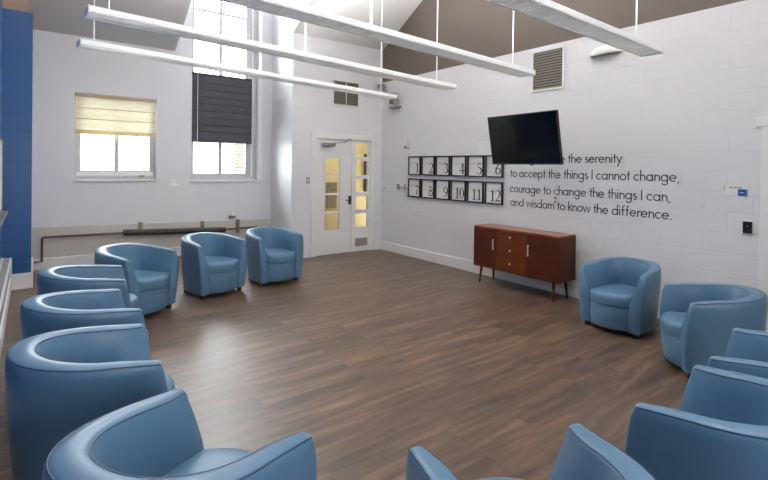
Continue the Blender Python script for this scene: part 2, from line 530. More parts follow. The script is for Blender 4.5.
bm = new(); tube(bm, [(0.59, -0.02, -0.1), (0.60, -0.035, -0.6), (0.59, -0.02, -1.15)], 0.005, 6)
obj('pull_cord', bm, 'cord', rb)

# ------------------------------------------------------------------ door with sidelight
d = struct_empty('door_1'); d.scale = (KD, 1, 1)
bm = new()
yf0, yf1 = YD - 0.02, YD + 0.12
box(bm, 3.99, 4.10, yf0, yf1, 0, 2.20, 0.006); box(bm, 4.862, 4.905, yf0 + 0.012, yf1, 0, 2.10, 0.006)
box(bm, 5.30, 5.36, yf0, yf1, 0, 2.20, 0.006); box(bm, 4.10, 5.30, yf0, yf1, 2.10, 2.20, 0.006)
obj('door_frame', bm, 'trim', d)
def lights(name, x0, x1, z0, z1, gx0, gx1, rows, y0, y1):
    b = new()
    box(b, x0, gx0, y0, y1, z0, z1); box(b, gx1, x1, y0, y1, z0, z1)
    zs = [z0] + [v for r_ in rows for v in r_] + [z1]
    for i in range(0, len(zs), 2):
        box(b, gx0, gx1, y0, y1, zs[i], zs[i + 1])
    o = obj(name, b, 'trim', d)
    b = new()
    for (a, c) in rows:
        box(b, gx0 - 0.005, gx1 + 0.005, (y0 + y1) / 2 - 0.003, (y0 + y1) / 2 + 0.003, a - 0.005, c + 0.005)
    obj('door_glass', b, 'glass', o)
    return o
leaf = lights('door_leaf', 4.104, 4.858, 0.008, 2.095, 4.285, 4.605,
              [(0.455, 0.75), (0.786, 1.085), (1.118, 1.42), (1.457, 1.755)], YD + 0.01, YD + 0.055)
bm = new()
box(bm, 4.80, 4.85, YD - 0.004, YD + 0.012, 0.90, 1.06, 0.004)
tube(bm, [(4.825, YD - 0.004, 0.985), (4.825, YD - 0.05, 0.985), (4.80, YD - 0.058, 0.985), (4.71, YD - 0.058, 0.98)], 0.011, 8)
obj('door_handle', bm, 'black_plastic', leaf, True)
bm = new()
box(bm, 4.19, 4.47, YD - 0.05, YD + 0.01, 1.965, 2.025, 0.008)
tube(bm, [(4.42, YD - 0.055, 2.03), (4.62, YD - 0.14, 2.04)], 0.01, 6); tube(bm, [(4.62, YD - 0.14, 2.04), (4.80, YD - 0.03, 2.115)], 0.01, 6)
obj('door_closer', bm, 'steel', leaf)
side = lights('sidelight_panel', 4.907, 5.298, 0.008, 2.095, 4.955, 5.245,
              [(0.467, 0.717), (0.795, 1.044), (1.12, 1.38), (1.447, 1.715), (1.792, 2.045)], YD + 0.01, YD + 0.055)
bm = new(); box(bm, 4.965, 5.24, YD - 0.005, YD + 0.012, 0.105, 0.255, 0.003)
for k in range(7):
    box(bm, 4.975, 5.23, YD - 0.011, YD - 0.004, 0.12 + k * 0.018, 0.128 + k * 0.018)
obj('vent_grille', bm, 'heater_grey', side)
# corridor seen through the glass
bm = new(); box(bm, 3.9, 7.4, 8.75, 8.85, 0, 2.8); box(bm, 7.3, 7.4, YD + 0.16, 8.75, 0, 2.8); box(bm, XR + 0.2, 7.4, YD, YD + 0.16, 0, 2.8)
struct('wall_corridor', bm, 'yellow')
bm = new(); box(bm, 3.8, 7.4, YD + 0.16, 8.85, 2.6, 2.7)
struct('ceiling_corridor', bm, 'white_wall')
bm = new(); box(bm, 6.03, 6.08, 8.70, 8.75, 1.05, 1.9)
struct('trim_2', bm, 'black_plastic')
t = thing('wall_picture', 'small brown and grey picture in the corridor behind the door glass', 'picture', (5.18, 8.745, 0.98))
bm = new(); box(bm, -0.13, 0.13, -0.02, 0, -0.28, 0.28, 0.004); obj('picture_frame', bm, 'vent_slat', t)
bm = new(); box(bm, -0.105, 0.105, -0.024, -0.018, -0.25, 0.25); obj('picture_print', bm, 'picture', t)

# right-hand door casing at the picture edge
d2 = struct_empty('door_2')
bm = new()
box(bm, XR - 0.02, XR, 1.275, 1.365, 0, 2.03, 0.005); box(bm, XR - 0.025, XR, 0.19, 1.40, 2.03, 2.115, 0.005); box(bm, XR - 0.02, XR, 0.19, 0.275, 0, 2.03, 0.005)
obj('door_frame', bm, 'trim', d2)
bm = new(); box(bm, XR - 0.014, XR, 0.275, 1.275, 0.01, 2.03, 0.003)
dl = obj('door_leaf', bm, 'trim', d2)
bm = new(); tube(bm, [(XR - 0.014, 1.17, 1.0), (XR - 0.06, 1.17, 1.0), (XR - 0.065, 1.07, 1.0)], 0.011, 8)
obj('door_handle', bm, 'steel', dl, True)

# ------------------------------------------------------------------ outside
bm = new(); box(bm, -30, 40, YW + 0.3, 60, -0.6, -0.5); box(bm, -30, 40, -40, YB - 0.3, -0.6, -0.5)
o = struct('ground', bm, 'ground')
bh = thing('brick_building', 'red brick building seen outside the lower tall window pane', 'building', (5.62, 16.0, -0.5))
bm = new(); box(bm, 0, 7, 0, 8, 0, 4.6); obj('brick_wall', bm, 'brick', bh)
bm = new(); box(bm, -0.15, 7.15, -0.15, 8.15, 4.6, 4.85, 0.02); obj('roof', bm, 'greige', bh)
for k in range(3):
    bm = new(); box(bm, 1.6 + k * 1.9, 2.6 + k * 1.9, -0.03, 0.05, 1.4, 3.1, 0.01)
    obj('window', bm, 'trim', bh)

# ------------------------------------------------------------------ tub chairs
def chair_parts(root):
    Wd, YBK, ZB = 0.354, 0.427, 0.055
    HA, HB_ = 0.640, 0.712
    def yfront(z):
        # arm front edge: set back at the rim, swelling forward below
        t = max(0.0, min(1.0, (HA - z) / 0.30))
        return -(0.195 + 0.045 * math.sin(t * PI / 2) - 0.02 * max(0, (0.30 - z) / 0.25))
    # cross-section: (inset from the outer line, z as fraction marker)
    def profile(h):
        p = [(0.042, ZB), (0.034, 0.12), (0.020, 0.25), (0.008, 0.42), (0.0, h - 0.10), (0.0, h - 0.05), (0.002, h - 0.022),
             (0.009, h - 0.008), (0.020, h - 0.001), (0.040, h + 0.003), (0.062, h + 0.002), (0.080, h - 0.003), (0.091, h - 0.011), (0.097, h - 0.026),
             (0.104, h - 0.055), (0.114, h - 0.11), (0.136, 0.42), (0.144, 0.33), (0.146, 0.25), (0.146, 0.12), (0.146, ZB)]
        return p
    S = []
    nA, nB = 7, 36
    for i in range(nA):
        S.append(('r', i / nA))
    for i in range(nB + 1):
        S.append(('c', i / nB))
    for i in range(nA - 1, -1, -1):
        S.append(('l', i / nA))
    grid = []
    for kind, u in S:
        row = []
        if kind == 'c':
            a = PI * u
            hh = HA + (HB_ - HA) * (0.35 + 0.65 * math.sin(a))
            for d_, z in profile(hh):
                if z > 0.3: d_ *= 1 + 0.28 * math.sin(a) * min(1.0, (z - 0.3) / 0.15)
                # superellipse for a slightly squarer tub
                c, s = math.cos(a), math.sin(a)
                ex = 0.88
                cx = math.copysign(abs(c) ** ex, c); sx = abs(s) ** ex
                row.append(Vector(((Wd - d_) * cx, (YBK - d_ * 1.0) * sx, z)))
        else:
            sgn = 1 if kind == 'r' else -1
            k = 1 - u      # 1 at the arm tip
            hh = HA + (HB_ - HA) * 0.35 * (1 - k)
            for d_, z in profile(hh):
                tz = max(0.0, min(1.0, (z - 0.30) / (hh - 0.36)))
                d_ *= 1 - 0.36 * tz * k * k
                row.append(Vector((sgn * (Wd - d_), yfront(z) * k, z)))
        grid.append(row)
    b = new()
    V = [[b.verts.new(p) for p in row] for row in grid]
    nP = len(V[0])
    for i in range(len(V) - 1):
        for j in range(nP - 1):
            b.faces.new([V[i][j], V[i + 1][j], V[i + 1][j + 1], V[i][j + 1]])
        b.faces.new([V[i][nP - 1], V[i + 1][nP - 1], V[i + 1][0], V[i][0]])
    # arm fronts, softly pillowed
    for row, sg in ((V[0], 1), (V[-1], -1)):
        m = nP // 2
        inner = []
        for j in range(nP):
            p = row[j].co
            q = row[nP - 1 - j].co
            mid = (p + q) / 2
            v = p + (mid - p) * 0.16 + Vector((0, -0.011, 0)) + Vector((0, 0, -0.008 if 5 < j < 15 else 0))
            inner.append(b.verts.new(v))
        for j in range(nP - 1):
            b.faces.new([row[j], row[j + 1], inner[j + 1], inner[j]])
        b.faces.new([row[nP - 1], row[0], inner[0], inner[nP - 1]])
        for j in range(nP // 2):
            if nP - 1 - j - 1 > j + 1:
                b.faces.new([inner[j], inner[j + 1], inner[nP - 2 - j], inner[nP - 1 - j]])
            elif nP - 2 - j == j + 1:
                b.faces.new([inner[j], inner[j + 1], inner[nP - 1 - j]])
    obj('tub_frame', b, 'leather', root, 50)
    # piping along the rim edges and down the arm fronts
    b = new()
    jo, ji = 7, 12
    tube(b, [Vector(row[jo]) for row in grid], 0.0032, 6)
    tube(b, [Vector(row[ji]) for row in grid], 0.0032, 6)
    obj('piping', b, 'piping', root, True)
    # seat cushion
    def plan(inset, bow):
        pts = []
        w = Wd - 0.138 - inset
        for i in range(13):      # bowed front from right to left
            t = i / 12
            x = w * (1 - 2 * t)
            pts.append((x, -(0.232 + bow * (1 - (x / w) ** 2)) + inset))
        yb_ = YBK - 0.15 - inset
        for i in range(1, 24):
            a = PI - PI * i / 24
            c, s = math.cos(a), math.sin(a)
            pts.append((w * math.copysign(abs(c) ** 0.88, c), yb_ * s ** 0.88))
        return pts
    b = new()
    lv = [(0.004, 0.302), (0.0, 0.306), (-0.004, 0.330), (-0.006, 0.362), (-0.003, 0.392), (0.006, 0.409), (0.022, 0.418), (0.06, 0.424), (0.13, 0.429)]
    rows = []
    for ins, z in lv:
        rows.append([b.verts.new((x, y, z)) for x, y in plan(max(ins, -0.0) if z < 0.305 else ins * 1.0 if ins > 0 else 0.0, 0.088 - (0.004 if ins > 0 else ins))])
    n = len(rows[0])
    for i in range(len(rows) - 1):
        for j in range(n):
            b.faces.new([rows[i][j], rows[i][(j + 1) % n], rows[i + 1][(j + 1) % n], rows[i + 1][j]])
    b.faces.new(rows[-1]); b.faces.new(rows[0][::-1])
    obj('seat_cushion', b, 'leather', root, 50)
    # bowed front panel under the cushion
    b = new()
    rows = []
    w = Wd - 0.142
    for z, dy in ((0.056, 0.018), (0.062, 0.012), (0.12, 0.006), (0.20, 0.0), (0.286, 0.0), (0.296, 0.003), (0.299, 0.012)):
        r_ = []
        for i in range(13):
            x = w * (1 - 2 * i / 12)
            r_.append((x, -(0.230 + 0.076 * (1 - (x / w) ** 2)) + dy, z))
        r_ += [(-w, 0.0, z), (w, 0.0, z)]
        rows.append([b.verts.new(p) for p in r_])
    n = len(rows[0])
    for i in range(len(rows) - 1):
        for j in range(n):
            b.faces.new([rows[i][j], rows[i][(j + 1) % n], rows[i + 1][(j + 1) % n], rows[i + 1][j]])
    b.faces.new(rows[-1]); b.faces.new(rows[0][::-1])
    obj('front_panel', b, 'leather', root, 40)
    for (x, y) in ((0.262, -0.180), (-0.262, -0.180), (0.20, 0.285), (-0.20, 0.285)):
        b = new()
        lo, hi = 0.019, 0.027
        vs = [b.verts.new((x + sx * r_, y + sy * r_, z)) for z, r_ in ((0.0, lo), (0.062, hi)) for sx, sy in ((-1, -1), (1, -1), (1, 1), (-1, 1))]
        for f in ((0, 3, 2, 1), (4, 5, 6, 7), (0, 1, 5, 4), (1, 2, 6, 5), (2, 3, 7, 6), (3, 0, 4, 7)):
            b.faces.new([vs[i] for i in f])
        obj('leg', b, 'black_wood', root)

CHAIRS = [
    (2.690, 6.085, 6.5, 'blue leather tub chair nearest the glazed door, facing the room'),
    (1.831, 5.958, 16.8, 'blue leather tub chair under the tall window with the charcoal blind'),
    (0.911, 5.558, 35.3, 'blue leather tub chair turned three-quarters, at the bend before the side row'),
    (0.456, 4.697, 85.0, 'blue leather tub chair in profile, farthest back of the row beside the radiator'),
    (0.364, 3.735, 93.7, 'blue leather tub chair in profile, second from the back beside the radiator'),
    (0.324, 2.788, 87.2, 'blue leather tub chair in profile, third from the back beside the radiator'),
    (0.462, 1.692, 114.8, 'blue leather tub chair at the bottom left, seen down over its rim'),
    (4.782, 2.320, 269.0, 'blue leather tub chair standing right of the wooden sideboard by the wall'),
    (4.375, 1.445, 218.0, 'blue leather tub chair below the wall sign and black keypad'),
    (3.166, 0.742, 187.2, 'blue leather tub chair cut by the right photo edge, only two arm tops showing'),
    (2.326, 0.701, 180.8, 'blue leather tub chair in the bottom right corner showing its dark outer side'),
    (1.280, 0.902, 157.3, 'blue leather tub chair cut by the bottom photo edge, facing away'),
]
GR = 'blue tub chairs set in a circle'
first = None
for (x, y, a, lab) in CHAIRS:
    if first is None:
        first = thing('tub_chair', lab, 'chair', (x, y, 0), (0, 0, math.radians(a)), GR)
        chair_parts(first)
        first.scale = (0.98, 0.98, 1.0)
    else:
        c_ = copy_thing(first, (x, y, 0), math.radians(a), lab)
        c_.scale = (0.94, 0.94, 0.94) if x > 4 else (1.02, 1.02, 1.02) if y < 2 and x < 1 else (0.98, 0.98, 1.0)

# ------------------------------------------------------------------ sideboard
RW = (0, 0, -PI / 2)      # local +x runs along the right wall towards the camera side, local -y faces the room
SB = thing('sideboard', 'reddish brown wooden sideboard with two doors and three drawers on tapered legs', 'sideboard', (5.205, 3.84, 0), RW)
L, Dp = 0.668, 0.185
bm = new()
box(bm, -L, L, -Dp, Dp, 0.235, 0.255); box(bm, -L, -L + 0.02, -Dp, Dp, 0.255, 0.78); box(bm, L - 0.02, L, -Dp, Dp, 0.255, 0.78)
box(bm, -L + 0.02, L - 0.02, Dp - 0.012, Dp, 0.255, 0.78)
for x in (-0.265, 0.215):
    box(bm, x - 0.008, x + 0.008, -Dp + 0.02, Dp - 0.012, 0.255, 0.78)
obj('cabinet_body', bm, 'cherry', SB)
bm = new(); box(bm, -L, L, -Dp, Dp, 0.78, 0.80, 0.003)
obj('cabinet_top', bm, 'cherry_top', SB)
for (a, b, hx) in ((-L + 0.022, -0.2635, -0.31), (0.2135, L - 0.022, 0.25)):
    bm = new(); box(bm, a, b, -Dp, -Dp + 0.018, 0.258, 0.778, 0.0008)
    o = obj('door', bm, 'cherry', SB)
    bm = new()
    tube(bm, [(hx, -Dp - 0.022, 0.50), (hx, -Dp - 0.022, 0.645)], 0.008, 8)
    for z in (0.515, 0.63):
        tube(bm, [(hx, -Dp + 0.002, z), (hx, -Dp - 0.022, z)], 0.005, 6)
    obj('handle', bm, 'chrome', o, True)
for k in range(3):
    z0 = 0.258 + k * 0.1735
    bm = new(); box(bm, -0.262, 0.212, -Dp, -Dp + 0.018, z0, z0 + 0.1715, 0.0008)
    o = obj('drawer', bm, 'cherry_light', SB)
    bm = new()
    zc = z0 + 0.095
    tube(bm, [(-0.03, -Dp + 0.002, zc), (-0.03, -Dp - 0.012, zc), (-0.03, -Dp - 0.018, zc), (-0.03, -Dp - 0.026, zc)], [0.006, 0.006, 0.014, 0.013], 10)
    obj('knob', bm, 'chrome', o, True)
for sx in (-1, 1):
    for sy in (-1, 1):
        bm = new()
        tube(bm, [(sx * (L - 0.10), sy * (Dp - 0.06), 0.24), (sx * (L - 0.085), sy * (Dp - 0.035), 0.0)], [0.021, 0.012], 10)
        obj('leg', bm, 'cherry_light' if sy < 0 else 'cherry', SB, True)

# ------------------------------------------------------------------ television
tv = thing('television', 'black flat television tilted down on a bracket above the sideboard', 'television', (4.837, 3.585, 1.970), (0.178, 0, -1.639))
w, h = 0.535, 0.316
bm = new()
box(bm, -w, w, -0.002, 0.03, h - 0.012, h, 0.002); box(bm, -w, w, -0.002, 0.03, -h, -h + 0.018, 0.002)
box(bm, -w, -w + 0.011, -0.002, 0.03, -h + 0.018, h - 0.012, 0.002); box(bm, w - 0.011, w, -0.002, 0.03, -h + 0.018, h - 0.012, 0.002)
obj('bezel', bm, 'black_plastic', tv)
bm = new(); box(bm, -w + 0.009, w - 0.009, 0.002, 0.008, -h + 0.016, h - 0.010)
obj('screen', bm, 'screen', tv)
bm = new(); box(bm, -w + 0.006, w - 0.006, 0.008, 0.034, -h + 0.004, h - 0.004, 0.004); box(bm, -w * 0.7, w * 0.7, 0.034, 0.065, -h * 0.75, h * 0.55, 0.01)
obj('back_cover', bm, 'black_plastic', tv)
bm = new(); box(bm, -0.006, 0.006, -0.0035, 0.0, -h + 0.005, -h + 0.012)
obj('indicator', bm, 'steel', tv)
bm = new()
Rt = Matrix.Translation((4.837, 3.585, 1.970)) @ Matrix.Rotation(-1.639, 4, 'Z') @ Matrix.Rotation(0.178, 4, 'X')
inv = Rt.inverted()
def tvl(p): return inv @ Vector(p)
p0, p1 = Vector((0, 0.062, 0.02)), tvl((5.425, 3.56, 1.96))
tube(bm, [p0, p0 * 0.45 + p1 * 0.55 + Vector((0.10, 0, 0)), p1], 0.022, 8)
box(bm, -0.11, 0.11, 0.06, 0.075, -0.11, 0.11)
vs = []
for a in (-0.06, 0.06):
    for c in (-0.15, 0.15):
        for dx in (0.0, 0.018):
            vs.append(bm.verts.new(tvl((5.44 - dx, 3.56 + a, 1.96 + c))))
for f in ((0, 1, 3, 2), (4, 6, 7, 5), (0, 4, 5, 1), (2, 3, 7, 6), (0, 2, 6, 4), (1, 5, 7, 3)):
    bm.faces.new([vs[i] for i in f])
obj('wall_bracket', bm, 'black_plastic', tv)

# ------------------------------------------------------------------ lettering
def ribbon(bm, pts, w, T, y=0.0, th=0.002):
    """a flat stroke of width w (number or list) along 2-D pts; T maps (x, z) to local"""
    n = len(pts)
    ws = w if isinstance(w, (list, tuple)) else [w] * n
    Ls, Rs = [], []
    P = [Vector(p) for p in pts]
    closed = (P[0] - P[-1]).length < 1e-6
    for i in range(n):
        if closed and i in (0, n - 1):
            d_ = (P[1] - P[0]).normalized() + (P[-1] - P[-2]).normalized()
        elif i == 0:
            d_ = P[1] - P[0]
        elif i == n - 1:
            d_ = P[-1] - P[-2]
        else:
            d_ = (P[i + 1] - P[i]).normalized() + (P[i] - P[i - 1]).normalized()
        d_.normalize()
        nn = Vector((-d_.y, d_.x))
        if 0 < i < n - 1:
            e = (P[i + 1] - P[i]).normalized()
            k = 1 / max(0.5, abs(nn.dot(Vector((-e.y, e.x)))))
        else:
            k = 1
        Ls.append(P[i] + nn * ws[i] / 2 * k); Rs.append(P[i] - nn * ws[i] / 2 * k)
    ring = []
    for l, r in zip(Ls, Rs):
        a, b = T(l), T(r)
        ring.append([bm.verts.new((a[0], y - th, a[1])), bm.verts.new((b[0], y - th, b[1])), bm.verts.new((b[0], y, b[1])), bm.verts.new((a[0], y, a[1]))])
    for i in range(n - 1):
        A, B = ring[i], ring[i + 1]
        for k in range(4):
            bm.faces.new([A[k], A[(k + 1) % 4], B[(k + 1) % 4], B[k]])
    bm.faces.new(ring[0]); bm.faces.new(ring[-1][::-1])

def arc(cx, cy, rx, a0, a1, n=14, ry=None):
    ry = rx if ry is None else ry
    return [(cx + rx * math.cos(math.radians(a0 + (a1 - a0) * i / n)), cy + ry * math.sin(math.radians(a0 + (a1 - a0) * i / n))) for i in range(n + 1)]
O_ = arc(0.32, 0.32, 0.27, 90, 450, 24)
GL = {
    'a': ([O_, [(0.59, 0), (0.59, 0.64)]], 0.73),
    'c': ([arc(0.32, 0.32, 0.27, 48, 312, 18)], 0.60),
    'd': ([O_, [(0.59, 0), (0.59, 1.05)]], 0.73),
    'e': ([[(0.06, 0.33), (0.585, 0.33)] , arc(0.32, 0.32, 0.27, 2, 322, 22)], 0.70),
    'f': ([[(0.17, 0), (0.17, 0.84)] + arc(0.32, 0.84, 0.15, 180, 75, 7)[1:], [(0.03, 0.59), (0.36, 0.59)]], 0.42),
    'g': ([O_, [(0.59, 0.64), (0.59, -0.06)] + arc(0.34, -0.06, 0.25, 0, -160, 12)[1:]], 0.73),
    'h': ([[(0.08, 0), (0.08, 1.05)], arc(0.28, 0.37, 0.2, 180, 0, 12) + [(0.48, 0)]], 0.59),
    'i': ([[(0.08, 0), (0.08, 0.64)], [(0.08, 0.80), (0.08, 0.91)]], 0.22),
    'k': ([[(0.08, 0), (0.08, 1.05)], [(0.44, 0.64), (0.12, 0.33)], [(0.20, 0.41), (0.48, 0)]], 0.52),
    'm': ([[(0.08, 0), (0.08, 0.64)], arc(0.26, 0.39, 0.18, 180, 0, 12) + [(0.44, 0)], arc(0.62, 0.39, 0.18, 180, 0, 12) + [(0.80, 0)]], 0.91),
    'n': ([[(0.08, 0), (0.08, 0.64)], arc(0.28, 0.37, 0.2, 180, 0, 12) + [(0.48, 0)]], 0.59),
    'o': ([O_], 0.67),
    'p': ([arc(0.35, 0.32, 0.27, 90, 450, 24), [(0.08, -0.38), (0.08, 0.64)]], 0.72),
    'r': ([[(0.08, 0), (0.08, 0.64)], arc(0.27, 0.36, 0.19, 180, 62, 8)], 0.36),
    's': ([arc(0.21, 0.455, 0.14, 40, 250, 10) + arc(0.21, 0.19, 0.15, 75, -145, 10)], 0.43),
    't': ([[(0.17, 0), (0.17, 0.90)], [(0.02, 0.59), (0.33, 0.59)]], 0.37),
    'u': ([[(0.08, 0.64)] + arc(0.28, 0.25, 0.2, 180, 360, 12) + [(0.48, 0.64)]], 0.58),
    'w': ([[(0.03, 0.64), (0.22, 0.02), (0.42, 0.62), (0.62, 0.02), (0.81, 0.64)]], 0.85),
    'y': ([[(0.03, 0.64), (0.28, 0.04)], [(0.53, 0.64), (0.10, -0.38)]], 0.56),
    'I': ([[(0.10, 0), (0.10, 1.0)]], 0.24),
    'G': ([arc(0.5, 0.5, 0.45, 45, 360, 26) + [(0.52, 0.5)]], 1.02),
    ',': ([[(0.12, 0.06), (0.05, -0.15)]], 0.2),
    '.': ([[(0.09, 0), (0.09, 0.11)]], 0.2),
    ' ': ([], 0.30),
}
def line_width(s): return sum(GL[c][1] for c in s)
wt = thing('wall_lettering', 'four line dark prayer lettering on the white block wall by the television', 'lettering', (XR, 4.212, 0), RW)
CAP = 0.116
for s, z, x0, wid in (('God grant me the serenity', 1.690, -0.02, 1.58), ('to accept the things I cannot change,', 1.488, -0.02, 2.185),
                      ('courage to change the things I can,', 1.272, -0.02, 2.10), ('and wisdom to know the difference.', 1.080, -0.012, 2.11)):
    kx = wid / line_width(s)
    ln = bpy.data.objects.new('text_line', None); COL.objects.link(ln); ln.parent = wt
    bm = new(); x = x0
    for c in s + ' ':
        if c == ' ' and len(bm.verts):
            obj('word', bm, 'letter', ln); bm = new()
        strokes, adv = GL[c]
        for st in strokes:
            ribbon(bm, [(px * kx / CAP, pz) for px, pz in st], 0.105, lambda p, x=x: (x + p[0] * CAP, z + p[1] * CAP))
        x += adv * kx
    bm.free()

# ------------------------------------------------------------------ twelve numbered prints
B, T_ = 0.16, 0.05
DG = {
    '1': [([(0.10, 0.83), (0.27, 0.97)], [T_, T_]), ([(0.27, 0.98), (0.27, 0.02)], B), ([(0.10, 0.02), (0.44, 0.02)], T_ * 1.3)],
    '2': [([(0.06, 0.74)] + arc(0.25, 0.76, 0.19, 170, 0, 10, 0.22) + [(0.42, 0.62), (0.30, 0.36), (0.06, 0.06)], [0.05] + [0.04, 0.04, 0.04, 0.04, 0.05, 0.07, 0.10, 0.13, 0.15, 0.15, 0.15] + [0.13, 0.08, 0.04]), ([(0.04, 0.06), (0.46, 0.06)], 0.12)],
    '3': [(arc(0.22, 0.77, 0.19, 165, -80, 12, 0.21), [0.04, 0.04, 0.04, 0.05, 0.07, 0.1, 0.13, 0.14, 0.14, 0.12, 0.08, 0.05, 0.04]), (arc(0.22, 0.28, 0.23, 85, -165, 12, 0.27), [0.04, 0.05, 0.09, 0.13, 0.15, 0.16, 0.15, 0.12, 0.08, 0.05, 0.04, 0.05, 0.08])],
    '4': [([(0.34, 0.98), (0.34, 0.02)], B), ([(0.30, 0.96), (0.03, 0.28)], T_), ([(0.02, 0.28), (0.50, 0.28)], T_ * 1.6), ([(0.20, 0.02), (0.47, 0.02)], T_)],
    '5': [([(0.12, 0.94), (0.42, 0.94)], 0.1), ([(0.10, 0.96), (0.10, 0.55)], T_), (arc(0.22, 0.30, 0.23, 125, -160, 14, 0.30), [0.04, 0.05, 0.07, 0.1, 0.13, 0.15, 0.16, 0.15, 0.13, 0.1, 0.06, 0.04, 0.04, 0.06, 0.08])],
    '6': [(arc(0.25, 0.30, 0.2, 90, 450, 18, 0.27), [0.04, 0.05, 0.08, 0.12, 0.15, 0.15, 0.13, 0.1, 0.06, 0.04, 0.06, 0.1, 0.13, 0.15, 0.15, 0.12, 0.08, 0.05, 0.04]), ([(0.05, 0.32), (0.09, 0.58), (0.22, 0.82), (0.42, 0.97)], [0.13, 0.13, 0.08, 0.03])],
    '7': [([(0.05, 0.93), (0.46, 0.93)], 0.12), ([(0.45, 0.93), (0.30, 0.60), (0.22, 0.30), (0.21, 0.02)], [0.04, 0.07, 0.13, 0.16])],
    '8': [(arc(0.25, 0.76, 0.17, 90, 450, 18, 0.2), 0.085), (arc(0.25, 0.28, 0.21, 90, 450, 18, 0.26), 0.10)],
    '9': [(arc(0.25, 0.70, 0.2, 90, 450, 18, 0.27), [0.04, 0.05, 0.08, 0.12, 0.15, 0.15, 0.13, 0.1, 0.06, 0.04, 0.06, 0.1, 0.13, 0.15, 0.15, 0.12, 0.08, 0.05, 0.04]), ([(0.45, 0.68), (0.41, 0.42), (0.28, 0.18), (0.08, 0.03)], [0.13, 0.13, 0.08, 0.03])],
    '0': [(arc(0.25, 0.5, 0.19, 90, 450, 20, 0.47), [0.04, 0.05, 0.08, 0.12, 0.15, 0.16, 0.15, 0.12, 0.08, 0.05, 0.04, 0.05, 0.08, 0.12, 0.15, 0.16, 0.15, 0.12, 0.08, 0.05, 0.04])],
}
rowword = {0: 'upper', 1: 'lower'}
for k in range(12):
    r_, c_ = divmod(k, 6)
    num = str(k + 1)
    yc = 6.462 - 0.1615 - c_ * 0.3587
    zc = 1.638 if r_ == 0 else 1.243
    fw, fh = 0.1615, 0.1665
    lab = 'black framed print with the large numeral %s, %s row beside the lettering' % (num, rowword[r_])
    t = thing('framed_print', lab, 'picture', (XR - 0.001, yc, zc), RW, 'numbered prints on the wall')
    bm = new(); e = 0.02; dp = 0.034
    box(bm, -fw, -fw + e, -dp, 0, -fh, fh, 0.002); box(bm, fw - e, fw, -dp, 0, -fh, fh, 0.002)
    box(bm, -fw + e, fw - e, -dp, 0, fh - e, fh, 0.002); box(bm, -fw + e, fw - e, -dp, 0, -fh, -fh + e, 0.002)
    obj('picture_frame', bm, 'black_frame', t)
    bm = new(); box(bm, -fw + e - 0.002, fw - e + 0.002, -0.016, 0, -fh + e - 0.002, fh - e + 0.002)
    pr = obj('print_sheet', bm, 'paper', t)
    bm = new(); hgt = 0.165; wd = 0.205
    adv = 0.50 * wd * (0.98 if len(num) > 1 else 1)
    x = fw - e - 0.02 - adv * len(num)
    for ch in num:
        for pts, ww in DG[ch]:
            wl = [max(v, 0.06) * hgt * 0.95 for v in ww] if isinstance(ww, (list, tuple)) else ww * hgt * 0.95
            ribbon(bm, [(p[0] * wd, p[1] * hgt) for p in pts], wl, lambda p, x=x: (x + p[0], -fh + e + 0.026 + p[1]), -0.016, 0.0012)
        x += adv
    obj('numeral', bm, 'ink', pr)
    rnd = random.Random(k)
    bm = new()
    for q in range(3):
        z = 0.06 - q * 0.022
        x = -fw + e + 0.02
        while x < fw - e - 0.05 and z > -fh + 0.05:
            l = rnd.uniform(0.015, 0.04)
            box(bm, x, min(x + l, fw - e - 0.015), -0.0168, -0.016, z, z + 0.005)
            x += l + 0.008
            if q == 2 and rnd.random() < 0.3: break
    obj('small_print', bm, 'grey_ink', pr)

